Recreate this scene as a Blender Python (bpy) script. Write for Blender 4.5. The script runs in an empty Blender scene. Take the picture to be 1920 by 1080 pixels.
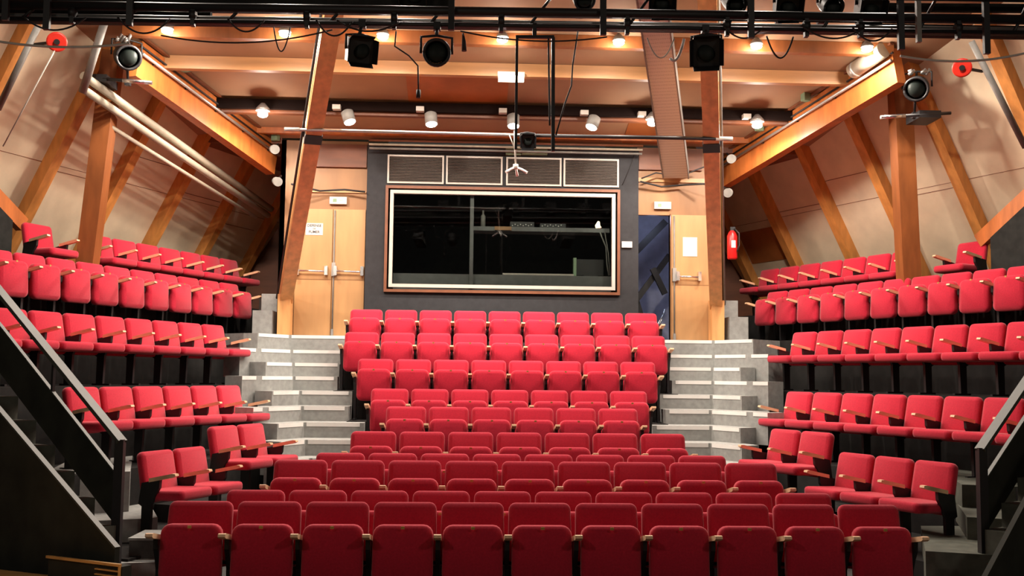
import bpy, math, random
from mathutils import Vector, Matrix
random.seed(7)
S = bpy.context.scene
C = S.collection
R = math.radians

# ------------------------------------------------------------------ camera
F = 1950.0
cam_d = bpy.data.cameras.new('camera'); cam = bpy.data.objects.new('camera', cam_d); C.objects.link(cam)
yaw, pit, rol = 0.0454, 0.0832, 0.01122
fw = Vector((math.sin(yaw)*math.cos(pit), math.cos(yaw)*math.cos(pit), math.sin(pit)))
rt = Vector((math.cos(yaw), -math.sin(yaw), 0)); up = rt.cross(fw)
r2 = rt*math.cos(rol) + up*math.sin(rol); u2 = -rt*math.sin(rol) + up*math.cos(rol)
m = Matrix((r2, u2, -fw)).transposed().to_4x4(); m.translation = Vector((-0.618, 0, 1.857))
cam.matrix_world = m
cam_d.sensor_width = 36.0; cam_d.lens = 36.0*F/1920.0; cam_d.clip_start = 0.05; cam_d.clip_end = 100
S.camera = cam
# ------------------------------------------------------------------ colour management, world
S.view_settings.view_transform = 'Standard'; S.view_settings.look = 'None'
S.view_settings.exposure = 0.0; S.view_settings.gamma = 1.0; S.view_settings.use_curve_mapping = False
W = bpy.data.worlds.new('world'); S.world = W; W.use_nodes = True
W.node_tree.nodes['Background'].inputs[0].default_value = (0.85, 0.78, 0.68, 1)
W.node_tree.nodes['Background'].inputs[1].default_value = 0.042
LAMP_W = 162.0      # each ceiling lamp
LAMP_COL = (1.0, 0.88, 0.76)
# added fill spots, unseen behind the camera, to brighten the front rows
for _x, _y, _z, _w in ((-5.2, 1.5, 5.8, 210), (4.6, 1.5, 5.8, 210)):
    _l = bpy.data.lights.new('front_fill_spot', 'SPOT'); _l.energy = _w; _l.color = (1.0, 0.86, 0.72); _l.shadow_soft_size = 0.25; _l.spot_size = R(130); _l.spot_blend = 0.6
    _o = bpy.data.objects.new('front_fill_spot', _l); C.objects.link(_o); _o.location = (_x, _y, _z); _o.rotation_euler = (Vector((0, 9, 0.6))-Vector((_x, _y, _z))).to_track_quat('-Z', 'Y').to_euler()

# ------------------------------------------------------------------ materials
def mat(name, col, rough=0.6, metal=0.0, var=0.12, scale=8.0, stretch=(1, 1, 1), bump=0.0, bscale=60.0, sheen=0.0, spec=0.5, emit=None, estr=0.0):
    M = bpy.data.materials.new(name); M.use_nodes = True
    nt = M.node_tree; b = nt.nodes['Principled BSDF']
    b.inputs['Roughness'].default_value = rough; b.inputs['Metallic'].default_value = metal
    b.inputs['Specular IOR Level'].default_value = spec
    if sheen: b.inputs['Sheen Weight'].default_value = sheen; b.inputs['Sheen Roughness'].default_value = 0.5
    tc = nt.nodes.new('ShaderNodeTexCoord'); mp = nt.nodes.new('ShaderNodeMapping'); mp.inputs['Scale'].default_value = stretch
    nt.links.new(tc.outputs['Object'], mp.inputs[0])
    n = nt.nodes.new('ShaderNodeTexNoise'); n.inputs['Scale'].default_value = scale; n.inputs['Detail'].default_value = 6
    nt.links.new(mp.outputs[0], n.inputs['Vector'])
    rp = nt.nodes.new('ShaderNodeValToRGB'); rp.color_ramp.elements[0].position = 0.3; rp.color_ramp.elements[1].position = 0.7
    rp.color_ramp.elements[0].color = tuple(max(0, c*(1-var)) for c in col)+(1,)
    rp.color_ramp.elements[1].color = tuple(min(1, c*(1+var)) for c in col)+(1,)
    nt.links.new(n.outputs['Fac'], rp.inputs[0]); nt.links.new(rp.outputs[0], b.inputs['Base Color'])
    if bump:
        n2 = nt.nodes.new('ShaderNodeTexNoise'); n2.inputs['Scale'].default_value = bscale; nt.links.new(mp.outputs[0], n2.inputs['Vector'])
        bp = nt.nodes.new('ShaderNodeBump'); bp.inputs['Strength'].default_value = bump; bp.inputs['Distance'].default_value = 0.01
        nt.links.new(n2.outputs['Fac'], bp.inputs['Height']); nt.links.new(bp.outputs[0], b.inputs['Normal'])
    if emit:
        b.inputs['Emission Color'].default_value = tuple(emit)+(1,); b.inputs['Emission Strength'].default_value = estr
    return M
M = {}
M['red'] = mat('red_fabric', (0.52, 0.017, 0.042), 0.95, var=0.10, scale=60, bump=0.25, bscale=400, sheen=0.25, spec=0.15)
M['pine'] = mat('arm_beech', (0.86, 0.56, 0.33), 0.45, var=0.12, scale=10, stretch=(6, 1, 6))
M['black'] = mat('black_steel', (0.012, 0.011, 0.012), 0.5, var=0.2, scale=5)
M['blackp'] = mat('black_paint', (0.020, 0.020, 0.018), 0.85, var=0.25, scale=9, spec=0.2)
M['black_board'] = mat('black_board', (0.032, 0.032, 0.025), 0.8, var=0.3, scale=4, spec=0.25)
M['rail'] = mat('rail_paint', (0.065, 0.068, 0.055), 0.45, var=0.15, scale=6)
M['brass'] = mat('brass', (0.55, 0.36, 0.12), 0.4, metal=0.6)
M['timber'] = mat('orange_timber', (0.46, 0.135, 0.030), 0.42, var=0.22, scale=3.2, stretch=(3, 3, 0.6))
M['post'] = mat('post_timber', (0.80, 0.40, 0.15), 0.5, var=0.18, scale=3.0, stretch=(3, 3, 0.6))
M['timber_dark'] = mat('dark_timber', (0.17, 0.055, 0.022), 0.5, var=0.22, scale=3, stretch=(0.6, 3, 3))
M['rib'] = mat('rib_timber', (0.60, 0.25, 0.062), 0.5, var=0.2, scale=3, stretch=(3, 3, 0.7))
M['purlin'] = mat('purlin_timber', (0.48, 0.24, 0.095), 0.5, var=0.15, scale=3, stretch=(0.4, 4, 4))
M['panel'] = mat('wall_board', (0.70, 0.58, 0.41), 0.85, var=0.08, scale=3, spec=0.2, bump=0.1, bscale=20)
M['ceil'] = mat('ceiling_board', (0.34, 0.20, 0.115), 0.75, var=0.10, scale=1.6, spec=0.3)
M['ceil_or'] = mat('ceiling_varnished', (0.38, 0.12, 0.03), 0.5, var=0.18, scale=2.5)
M['door'] = mat('door_ply', (0.52, 0.285, 0.12), 0.45, var=0.10, scale=2.2, stretch=(3, 3, 0.5))
M['doorpanel'] = mat('rear_ply', (0.30, 0.145, 0.055), 0.5, var=0.14, scale=2.2, stretch=(2, 2, 0.5))
M['booth'] = mat('booth_paint', (0.036, 0.036, 0.039), 0.8, var=0.12, scale=12, spec=0.25)
M['frame'] = mat('white_frame', (0.55, 0.51, 0.45), 0.5, var=0.05)
M['brownframe'] = mat('brown_frame', (0.20, 0.07, 0.03), 0.5)
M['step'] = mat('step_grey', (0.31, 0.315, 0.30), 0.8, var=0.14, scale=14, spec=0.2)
M['louvre'] = mat('louvre_brown', (0.07, 0.045, 0.03), 0.6)
M['counter'] = mat('counter_grey', (0.14, 0.14, 0.14), 0.7)
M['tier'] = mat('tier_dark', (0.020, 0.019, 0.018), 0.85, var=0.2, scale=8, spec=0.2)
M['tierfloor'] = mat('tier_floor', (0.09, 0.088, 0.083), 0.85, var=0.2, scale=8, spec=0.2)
M['step_dark'] = mat('step_dark_grey', (0.10, 0.105, 0.085), 0.85, var=0.2, scale=10, spec=0.2)  # darker grey for the side stair treads and right corner steps
M['column'] = mat('column_timber', (0.27, 0.085, 0.022), 0.45, var=0.2, scale=3, stretch=(3, 3, 0.6))
M['white'] = mat('nosing_white', (0.85, 0.84, 0.80), 0.6, var=0.04)
M['chrome'] = mat('chrome', (0.75, 0.75, 0.75), 0.22, metal=0.95, var=0.03)
M['silver'] = mat('dull_steel', (0.45, 0.44, 0.42), 0.4, metal=0.7, var=0.1)
M['greypipe'] = mat('grey_pipe', (0.22, 0.21, 0.19), 0.6, var=0.15)
M['beigepipe'] = mat('beige_pipe', (0.42, 0.37, 0.28), 0.55, var=0.1)
M['paper'] = mat('paper', (0.66, 0.64, 0.60), 0.8, var=0.02)
M['ink'] = mat('ink', (0.04, 0.04, 0.045), 0.8)
M['green'] = mat('green_box', (0.22, 0.32, 0.20), 0.6)
M['extred'] = mat('extinguisher_red', (0.65, 0.015, 0.015), 0.3)
M['discred'] = mat('disc_red', (0.75, 0.03, 0.015), 0.4)
M['bulb'] = mat('bulb_glow', (1, 1, 1), 0.5, emit=(1.0, 0.88, 0.78), estr=30)
M['tubeglow'] = mat('tube_glow', (1, 1, 1), 0.5, emit=(1.0, 0.85, 0.65), estr=5)
M['exitglow'] = mat('exit_glow', (0.8, 0.8, 0.75), 0.5, emit=(1.0, 0.86, 0.62), estr=0.5)
M['deskglow'] = mat('desk_lamp_glow', (1, 1, 1), 0.5, emit=(1.0, 0.75, 0.5), estr=2.0)
M['cord'] = mat('black_cord', (0.015, 0.012, 0.012), 0.6)
M['whitecord'] = mat('white_cord', (0.55, 0.52, 0.46), 0.6)
M['stagewood'] = mat('stage_wood', (0.66, 0.36, 0.12), 0.5, var=0.15, scale=3, stretch=(1, 6, 6))
M['corr'] = mat('corridor_paint', (0.45, 0.47, 0.60), 0.7)
M['trunk'] = mat('trunking_black', (0.010, 0.005, 0.004), 0.9, spec=0.1)
M['lens'] = mat('lantern_lens', (0.010, 0.014, 0.012), 0.55, spec=0.2)
M['floor'] = mat('floor_dark', (0.03, 0.028, 0.026), 0.75, var=0.2, scale=5)
def meshmat():
    Mx = mat('duct_mesh', (0.42, 0.36, 0.30), 0.6, metal=0.2, var=0.05)
    nt = Mx.node_tree; b = nt.nodes['Principled BSDF']
    tc = nt.nodes.new('ShaderNodeTexCoord'); v = nt.nodes.new('ShaderNodeTexVoronoi'); v.inputs['Scale'].default_value = 45; v.inputs['Randomness'].default_value = 0.0
    nt.links.new(tc.outputs['Object'], v.inputs['Vector'])
    rp = nt.nodes.new('ShaderNodeValToRGB'); rp.color_ramp.elements[0].position = 0.22; rp.color_ramp.elements[1].position = 0.3
    rp.color_ramp.elements[0].color = (0.24, 0.215, 0.18, 1); rp.color_ramp.elements[1].color = (0.64, 0.60, 0.52, 1)
    nt.links.new(v.outputs['Distance'], rp.inputs[0]); nt.links.new(rp.outputs[0], b.inputs['Base Color'])
    return Mx
M['ductmesh'] = meshmat()
G = bpy.data.materials.new('window_glass'); G.use_nodes = True
_nt = G.node_tree; _nt.nodes.clear()
_o = _nt.nodes.new('ShaderNodeOutputMaterial'); _g = _nt.nodes.new('ShaderNodeBsdfGlossy'); _g.inputs['Roughness'].default_value = 0.02
_t = _nt.nodes.new('ShaderNodeBsdfTransparent'); _t.inputs[0].default_value = (0.85, 0.88, 0.86, 1); _m = _nt.nodes.new('ShaderNodeMixShader'); _f = _nt.nodes.new('ShaderNodeFresnel')
_f.inputs[0].default_value = 1.45
_nt.links.new(_f.outputs[0], _m.inputs[0]); _nt.links.new(_t.outputs[0], _m.inputs[1]); _nt.links.new(_g.outputs[0], _m.inputs[2]); _nt.links.new(_m.outputs[0], _o.inputs[0])
M['glass'] = G

# ------------------------------------------------------------------ mesh builder
class MB:
    def __init__(s): s.v = []; s.f = []; s.sm = []
    def add(s, vs, fs, smooth=False):
        o = len(s.v); s.v += [tuple(v) for v in vs]; s.f += [tuple(i+o for i in f) for f in fs]; s.sm += [smooth]*len(fs); return s
    def box(s, x0, x1, y0, y1, z0, z1, mtx=None):
        vs = [Vector((x, y, z)) for x in (x0, x1) for y in (y0, y1) for z in (z0, z1)]
        if mtx: vs = [mtx @ v for v in vs]
        return s.add(vs, [(0, 1, 3, 2), (4, 6, 7, 5), (0, 4, 5, 1), (2, 3, 7, 6), (0, 2, 6, 4), (1, 5, 7, 3)])
    def prism(s, poly, z0, z1):
        # poly (x,y) list; z0/z1 number or list
        n = len(poly); a = sum(poly[i][0]*poly[(i+1) % n][1]-poly[(i+1) % n][0]*poly[i][1] for i in range(n))
        if a < 0: poly = poly[::-1]
        zz0 = [z0]*n if not isinstance(z0, (list, tuple)) else (z0[::-1] if a < 0 else z0)
        zz1 = [z1]*n if not isinstance(z1, (list, tuple)) else (z1[::-1] if a < 0 else z1)
        vs = [(p[0], p[1], z) for p, z in zip(poly, zz0)]+[(p[0], p[1], z) for p, z in zip(poly, zz1)]
        fs = [tuple(range(n))[::-1], tuple(range(n, 2*n))]+[(i, (i+1) % n, n+(i+1) % n, n+i) for i in range(n)]
        return s.add(vs, fs)
    def slab(s, pts, off):
        # planar polygon pts extruded by vector off
        n = len(pts); P = [Vector(p) for p in pts]; o = Vector(off)
        vs = P+[p+o for p in P]
        nrm = (P[1]-P[0]).cross(P[2]-P[1])
        fs = [tuple(range(n)), tuple(range(n, 2*n))[::-1]]+[(i, n+i, n+(i+1) % n, (i+1) % n) for i in range(n)]
        if nrm.dot(o) > 0: fs = [f[::-1] for f in fs]
        return s.add(vs, fs)
    def bar(s, p0, p1, w, h, upv=(0, 0, 1), w1=None, h1=None):
        # beam with centreline p0-p1, width w (sideways), height h (along up)
        p0 = Vector(p0); p1 = Vector(p1); d = (p1-p0).normalized(); sd = d.cross(Vector(upv)).normalized(); u = sd.cross(d).normalized()
        w1 = w1 or w; h1 = h1 or h; vs = []
        for p, ww, hh in ((p0, w, h), (p1, w1, h1)):
            for a, b in ((-1, -1), (1, -1), (1, 1), (-1, 1)): vs.append(p+sd*ww/2*a+u*hh/2*b)
        return s.add(vs, [(0, 3, 2, 1), (4, 5, 6, 7), (0, 1, 5, 4), (1, 2, 6, 5), (2, 3, 7, 6), (3, 0, 4, 7)])
    def tube(s, pts, r, n=10, caps=True):
        P = [Vector(p) for p in pts]; vs = []; N = len(P); pu = None
        for i, p in enumerate(P):
            d = (P[min(i+1, N-1)]-P[max(i-1, 0)]).normalized()
            ref = Vector((0, 0, 1)) if abs(d.z) < 0.95 else Vector((1, 0, 0))
            if pu is not None and abs(pu.dot(d)) < 0.95: ref = pu
            a = d.cross(ref).normalized(); b = a.cross(d).normalized(); pu = b
            rr = r[i] if isinstance(r, (list, tuple)) else r
            for k in range(n):
                t = 2*math.pi*k/n; vs.append(p+a*math.cos(t)*rr+b*math.sin(t)*rr)
        fs = [(i*n+k, i*n+(k+1) % n, (i+1)*n+(k+1) % n, (i+1)*n+k) for i in range(N-1) for k in range(n)]
        s.add(vs, fs, True)
        if caps:
            o = len(s.v)-len(vs)
            s.f.append(tuple(o+k for k in range(n))[::-1]); s.sm.append(False)
            s.f.append(tuple(o+(N-1)*n+k for k in range(n))); s.sm.append(False)
        return s
    def pad(s, w, h, d, rc, rb, mtx=None, taper=0.0, puff=0.0):
        # upholstered pad: outline w x h in XZ (centred x, z from 0), thickness d along Y from 0 (front) to d
        def outline(ins):
            pts = []; hw = w/2-ins; hh = h/2-ins; r = max(rc-ins, 0.004)
            for cx, cz, a0 in ((hw-r, hh-r, 0), (-hw+r, hh-r, 90), (-hw+r, -hh+r, 180), (hw-r, -hh+r, 270)):
                for k in range(5):
                    a = R(a0+22.5*k); x = cx+r*math.cos(a); z = cz+r*math.sin(a)
                    x *= 1-taper*(z/h+0.5); pts.append((x, z+h/2))
            return pts
        n = 20; vs = []; rings = [(rb*1.9, -puff), (rb, 0.0), (rb*0.3, rb*0.3), (0, rb), (0, d-rb), (rb*0.3, d-rb*0.3), (rb, d)]
        for ins, y in rings:
            vs += [Vector((x, y, z)) for x, z in outline(ins)]
        if mtx: vs = [mtx @ v for v in vs]
        fs = [(i*n+k, i*n+(k+1) % n, (i+1)*n+(k+1) % n, (i+1)*n+k) for i in range(len(rings)-1) for k in range(n)]
        s.add(vs, fs, True); o = len(s.v)-len(vs)
        s.f.append(tuple(o+k for k in range(n))[::-1]); s.sm.append(True)
        s.f.append(tuple(o+(len(rings)-1)*n+k for k in range(n))); s.sm.append(True)
        return s
    def ball(s, c, r, n=12, m_=8, sc=(1, 1, 1)):
        vs = []; c = Vector(c)
        for i in range(m_+1):
            th = math.pi*i/m_
            for k in range(n):
                ph = 2*math.pi*k/n; vs.append(c+Vector((r*math.sin(th)*math.cos(ph)*sc[0], r*math.sin(th)*math.sin(ph)*sc[1], r*math.cos(th)*sc[2])))
        fs = [(i*n+k, (i+1)*n+k, (i+1)*n+(k+1) % n, i*n+(k+1) % n) for i in range(m_) for k in range(n)]
        return s.add(vs, fs, True)

def wloc(o):
    v = Vector((0, 0, 0))
    while o is not None: v += o.location; o = o.parent
    return v
def obj(name, mb, material, parent=None, origin=None):
    """link a mesh; vertices are given in world space, shifted to the parent's frame"""
    if parent is not None: off = wloc(parent)
    elif origin is not None: off = Vector(origin)
    else:
        xs = [v[0] for v in mb.v]; ys = [v[1] for v in mb.v]; zs = [v[2] for v in mb.v]
        off = Vector(((min(xs)+max(xs))/2, (min(ys)+max(ys))/2, min(zs)))
    me = bpy.data.meshes.new(name); me.from_pydata([(v[0]-off.x, v[1]-off.y, v[2]-off.z) for v in mb.v], [], mb.f)
    me.polygons.foreach_set('use_smooth', mb.sm); me.materials.append(M[material]); me.update()
    o = bpy.data.objects.new(name, me); C.objects.link(o)
    if parent is not None: o.parent = parent
    else: o.location = off
    return o
def thing(name, label, cat, loc=(0, 0, 0), group=None):
    o = bpy.data.objects.new(name, None); C.objects.link(o); o.location = loc; o.empty_display_size = 0.1
    o['label'] = label; o['category'] = cat
    if group: o['group'] = group
    return o
def tag(o, label, cat, group=None):
    o['label'] = label; o['category'] = cat
    if group: o['group'] = group
    return o
def struct(name, mb, material, parent=None):
    o = obj(name, mb, material, parent)
    if parent is None: o['kind'] = 'structure'
    return o
def sag(a, b, drop, n=14):
    a = Vector(a); b = Vector(b)
    return [a.lerp(b, i/n)-Vector((0, 0, drop*4*(i/n)*(1-i/n))) for i in range(n+1)]
def side(s, u, t, z=0.0):
    """side-block frame: u across the rows (outwards), t along them (to the rear)"""
    c, k = math.cos(R(22)), math.sin(R(22))
    return Vector((s*(u*c-t*k), u*k+t*c, z))
ORD = ['first', 'second', 'third', 'fourth', 'fifth', 'sixth', 'seventh', 'eighth', 'ninth', 'tenth', 'eleventh', 'twelfth', 'thirteenth']
RISE = 9.52       # ceiling plane falls to the rear
def cz(y): return RISE-0.225*y

# ------------------------------------------------------------------ SETTING
struct('floor', MB().box(-9, 9, 3.5, 21, -0.1, 0.0), 'floor')
cmb = MB().slab([(-9, 7.0, cz(7.0)), (9, 7.0, cz(7.0)), (9, 17.0, cz(17.0)), (-9, 17.0, cz(17.0))], (0, 0, 0.08))
ceil = struct('ceiling', cmb, 'ceil')
def cpanel(x0, x1, y0, y1):
    struct('varnished_panel', MB().slab([(x0, y0, cz(y0)-0.012), (x1, y0, cz(y0)-0.012), (x1, y1, cz(y1)-0.012), (x0, y1, cz(y1)-0.012)], (0, 0, 0.011)), 'ceil_or', ceil)
cpanel(-1.52, -0.02, 14.6, 15.65); cpanel(1.95, 2.7, 15.8, 16.9); cpanel(-9, -4.2, 9.2, 12.6); cpanel(4.2, 9, 9.2, 12.6); cpanel(-3.3, -1.0, 9.0, 12.6)
struct('ceiling_rear_side', MB().box(-9, -3.66, 17.0, 21, 5.6, 5.7).box(3.66, 9, 17.0, 21, 5.6, 5.7), 'timber_dark', ceil)

# rear wall: timber panelling each side of the projection booth
BY = 17.0
rear = MB().box(-3.66, -2.24, BY, BY+0.1, 2.2, 5.66).box(2.77, 3.66, BY, BY+0.1, 2.2, 5.66).box(2.22, 2.77, BY, BY+0.1, 4.53, 5.66)
rear.box(-3.66, -3.58, BY, 20.5, 2.2, 5.66).box(3.58, 3.66, BY, 20.5, 2.2, 5.66)
wr = struct('wall_rear', rear, 'doorpanel')
tb = MB().box(-3.3, -2.26, BY-0.06, BY, 5.22, 5.60).box(2.24, 3.3, BY-0.06, BY, 5.28, 5.64)
struct('upper_board', tb, 'timber_dark', wr)
struct('moulding', MB().box(-3.4, -2.26, BY-0.03, BY, 4.80, 4.83).box(2.24, 3.45, BY-0.03, BY, 5.08, 5.15), 'door', wr)
# booth wall, with the window opening left free
bw = MB()
WX0, WX1, WZ0, WZ1 = -1.90, 1.88, 3.20, 4.88
y0, y1 = BY-0.14, BY+0.1
bw.box(-2.24, WX0, y0, y1, 1.9, 5.60).box(WX1, 2.22, y0, y1, 1.9, 5.60).box(WX0, WX1, y0, y1, 1.9, WZ0).box(WX0, WX1, y0, y1, WZ1, 5.60)
booth = struct('wall_booth', bw, 'booth')
# booth interior
struct('booth_room', MB().box(-2.24, 2.22, 19.6, 19.7, 2.2, 5.6).box(-2.24, -2.16, y1, 19.6, 2.2, 5.6).box(2.14, 2.22, y1, 19.6, 2.2, 5.6).box(-2.16, 2.14, y1, 19.6, 5.5, 5.6).box(-2.16, 2.14, y1, 19.6, 2.2, 2.3), 'blackp', booth)
# window of the booth
win = MB()
def rectframe(mb, x0, x1, z0, z1, w, ya, yb):
    mb.box(x0, x1, ya, yb, z1-w, z1).box(x0, x1, ya, yb, z0, z0+w).box(x0, x0+w, ya, yb, z0+w, z1-w).box(x1-w, x1, ya, yb, z0+w, z1-w); return mb
w1 = struct('window_1', rectframe(MB(), WX0-0.03, WX1+0.03, WZ0-0.03, WZ1+0.03, 0.045, y0-0.05, y0), 'brownframe')
struct('inner_frame', rectframe(MB(), WX0+0.045, WX1-0.045, WZ0+0.05, WZ1-0.04, 0.055, y0-0.03, y0+0.06), 'frame', w1)
struct('mullion', MB().box(-0.55, -0.49, y0+0.08, y0+0.14, WZ0+0.1, WZ1-0.08), 'counter', w1)
struct('glass_pane', MB().box(WX0+0.1, WX1-0.1, y0+0.03, y0+0.036, WZ0+0.1, WZ1-0.1), 'glass', w1)
# four louvred openings over the window
names = ['leftmost', 'second from left', 'third from left', 'rightmost']
for i, (a, b) in enumerate(((-1.91, -0.99), (-0.955, -0.03), (0.03, 0.94), (0.975, 1.89))):
    t = thing('louvre_vent', f'white-framed dark slatted vent, {names[i]} of four above booth window', 'vent', ((a+b)/2, y0, 4.95), 'slatted vents above the booth window')
    obj('frame', rectframe(MB(), a, b, 4.95, 5.42, 0.028, y0-0.03, y0-0.001), 'frame', t)
    obj('backing', MB().box(a+0.028, b-0.028, y0-0.006, y0-0.001, 4.978, 5.392), 'blackp', t)
    sl = MB()
    for k in range(16):
        z = 4.985+k*0.0255; sl.box(a+0.03, b-0.03, y0-0.022, y0-0.008, z, z+0.012)
    obj('slats', sl, 'louvre', t)
# side zones: back closure beyond the door wall
struct('wall_far', MB().box(-9, -3.66, 20.4, 20.5, 0, 5.7).box(3.66, 9, 20.4, 20.5, 0, 5.7), 'timber_dark')
# corridor beyond the open door
cor = MB().box(2.3, 3.5, 19.2, 19.3, 2.2, 5.2).box(3.5, 3.56, 17.1, 19.3, 2.2, 5.2).box(2.22, 3.56, 17.1, 19.3, 2.2, 2.44)
struct('corridor_wall', cor, 'corr', wr)
# side walls leaning inwards
def wall_pt(s, t, z, off=0.0):      # off = inwards
    p = side(s, 11.53-0.593*(z-3.8)-off, t, z); o_ = Vector((-0.618, 0, 1.857))
    return o_+(p-o_)*1.05
for s, nm in ((-1, 'wall_left'), (1, 'wall_right')):
    mb = MB(); a, b = 6.5, 18.6
    mb.slab([wall_pt(s, a, 2.6), wall_pt(s, b, 2.6), wall_pt(s, b, 7.2), wall_pt(s, a, 7.2)], side(s, 0.08, 0))
    w = struct(nm, mb, 'panel')
    jt = MB()
    for k, z in enumerate((4.62,)):
        jt.bar(wall_pt(s, a, z, 0.002), wall_pt(s, b, z, 0.002), 0.006, 0.006)
    for k, (tt, zz) in enumerate(((12.6, 5.0), (13.9, 4.7), (15.2, 4.4), (11.3, 4.55))):
        jt.bar(wall_pt(s, tt-0.6, zz, 0.002), wall_pt(s, tt+0.6, zz, 0.002), 0.008, 0.008)
    struct('joint', jt, 'timber_dark', w)
P = MB().slab([wall_pt(1, 15.78, 3.95, 0.01), wall_pt(1, 14.62, 3.95, 0.01), wall_pt(1, 14.62, 4.5, 0.01), wall_pt(1, 15.78, 4.5, 0.01)], side(1, 0.009, 0))
struct('varnished_panel', P, 'ceil_or', bpy.data.objects['wall_right'])

# ------------------------------------------------------------------ TIMBER FRAME
sname = {-1: 'left', 1: 'right'}
for s, ts in ((-1, (16.0, 14.61, 13.26, 11.96, 10.66, 9.35, 8.05, 6.8)), (1, (15.9, 14.54, 13.19, 11.94, 10.58, 9.25, 7.95, 6.7))):
    for i, tt in enumerate(ts):
        p0 = wall_pt(s, tt, 2.7, 0.09); p1 = wall_pt(s, tt, 6.75, 0.09)
        mb = MB().bar(p0, p1, 0.17, 0.17, side(s, 1, 0).normalized())
        o = obj('wall_rib', mb, 'rib')
        tag(o, f'slanting pine wall rib on the {sname[s]} wall, {ORD[i]} from the rear door wall', 'beam', f'slanting ribs on the {sname[s]} wall')
for s in (-1, 1):
    near = side(s, 10.0, 11.05); near.z = 5.80; d = (side(s, 0, 1)+Vector((0, 0, -0.2016)))
    if s > 0: near = near - d*0.35
    far = near+d*(3.45 if s < 0 else 3.95)
    h = Vector((0, 0, 0.26))
    t = thing('hip_beam', f'large varnished laminated beam sloping down along the {sname[s]} side of the ceiling', 'beam', (near+far)/2)
    obj('glulam', MB().bar(near+h, far+h, 0.16, 0.52), 'timber', t)
    inn = side(-s*1.0, 0.0, 0.0)
    iv = -side(s, 1, 0)           # towards the room
    r1 = MB().tube([near+h+Vector((0, 0, 0.06))+iv*0.13, far+h+Vector((0, 0, 0.06))+iv*0.13], 0.022)
    obj('rail', r1, 'silver', t)
    for k in range(5):
        q = near.lerp(far, 0.08+0.21*k)+h+Vector((0, 0, 0.06)); obj('bracket', MB().bar(q, q+iv*0.13, 0.02, 0.05), 'black', t)
    r2_ = MB().bar(near+h+Vector((0, 0, 0.29))+iv*0.12, far+h+Vector((0, 0, 0.29))+iv*0.12, 0.05, 0.03)
    obj('upper_strip', r2_, 'timber_dark', t)
    obj('cable_run', MB().tube([near+h+Vector((0, 0, 0.17))+iv*0.10, far+h+Vector((0, 0, 0.17))+iv*0.10], 0.014), 'cord', t)
    for k, fr in enumerate((0.24, 0.6, 0.93) if s < 0 else (0.08, 0.42, 0.7)):
        q = near.lerp(far, fr)+h+Vector((0, 0, 0.27))+iv*0.2
        o = obj('junction_box', MB().bar(q-Vector((0, 0, 0.06)), q+Vector((0, 0, 0.06)), 0.11, 0.09, d), 'green')
        tag(o, f'small grey-green junction box, {ORD[k]} from the {"near" } end of the {sname[s]} hip beam', 'junction box', 'junction boxes on the hip beams')
# columns standing in the top side rows
for s, u, tt, lean, w in ((-1, 10.80, 11.2, 0.085, 0.235), (1, 10.80, 11.37, 0.04, 0.26)):
    b = side(s, u, tt, 2.945); tp = b+Vector((-s*lean*3.4, -0.10, 3.30))
    o = obj('timber_column', MB().bar(b, tp, w, 0.26, (0, -1, 0)), 'column')
    tag(o, f'tall square varnished timber column standing in the top row of the {sname[s]} seats', 'column')
# raking posts beside the door wall
for s in (-1, 1):
    b = Vector((s*3.49, 16.80, 3.04)); tp = Vector((s*2.44-(0.0 if s < 0 else -0.05), 13.0, 5.755)); e = b+(tp-b)*1.44
    lo = Vector((s*3.49, 16.80, 2.44))
    mb = MB().bar(lo, b+Vector((0, -0.02, 0.06)), 0.20, 0.26, (0, -1, 0)).bar(b, e, 0.20, 0.22, (0, 0, 1), 0.23, 0.24)
    t = thing('raking_post', f'raking varnished timber post rising forward from the {sname[s]} side of the door wall', 'post', lo)
    obj('post', mb, 'post', t)
    q = b.lerp(e, 0.52)
    obj('black_collar', MB().bar(q-(e-b).normalized()*0.08, q+(e-b).normalized()*0.08, 0.235, 0.25, (0, 0, 1)), 'black', t)
    p2 = Vector((-s*0.0, 0, 0))
    off = Vector((-0.14 if s < 0 else 0.14, 0, 0.0))
    obj('cable_conduit', MB().tube([b+off, e+off], 0.018), 'cord' if s < 0 else 'greypipe', t)
# purlins under the ceiling
def purlin(y, dep, th, matn, lab, x0=-5.2, x1=5.2):
    z = cz(y); return tag(obj('purlin', MB().box(x0, x1, y, y+th, z-dep, z-0.005), matn), lab, 'beam')
P1 = purlin(13.66, 0.17, 0.12, 'column', 'reddish ceiling purlin just behind the black truss, carrying the front row of lamps')
purlin(14.45, 0.19, 0.12, 'purlin', 'pale pine ceiling purlin in the middle of the ceiling, with the bright emergency lamp')
P3 = purlin(15.67, 0.22, 0.12, 'timber_dark', 'dark ceiling purlin nearest the booth, carrying the rear row of spotlights', -4.35, 4.35)
purlin(16.6, 0.10, 0.1, 'timber', 'thin varnished purlin above the booth wall', -4.1, 4.1)
o = obj('cable_trunking', MB().box(-4.4, 4.4, 15.58, 15.668, cz(15.67)-0.17, cz(15.67)-0.03), 'trunk'); tag(o, 'black trunking running along the front of the rear ceiling purlin', 'trunking')
for k in range(3):
    o = obj('steel_conduit', MB().tube([(-2.2, 16.6+k*0.05, 5.60-k*0.055), (2.25, 16.6+k*0.05, 5.60-k*0.055)], 0.018), ['timber_dark', 'beigepipe', 'greypipe'][k])
    tag(o, ['uppermost', 'middle', 'lowest'][k]+' of three thin conduits running above the booth wall', 'conduit', 'conduits above the booth')
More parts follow.
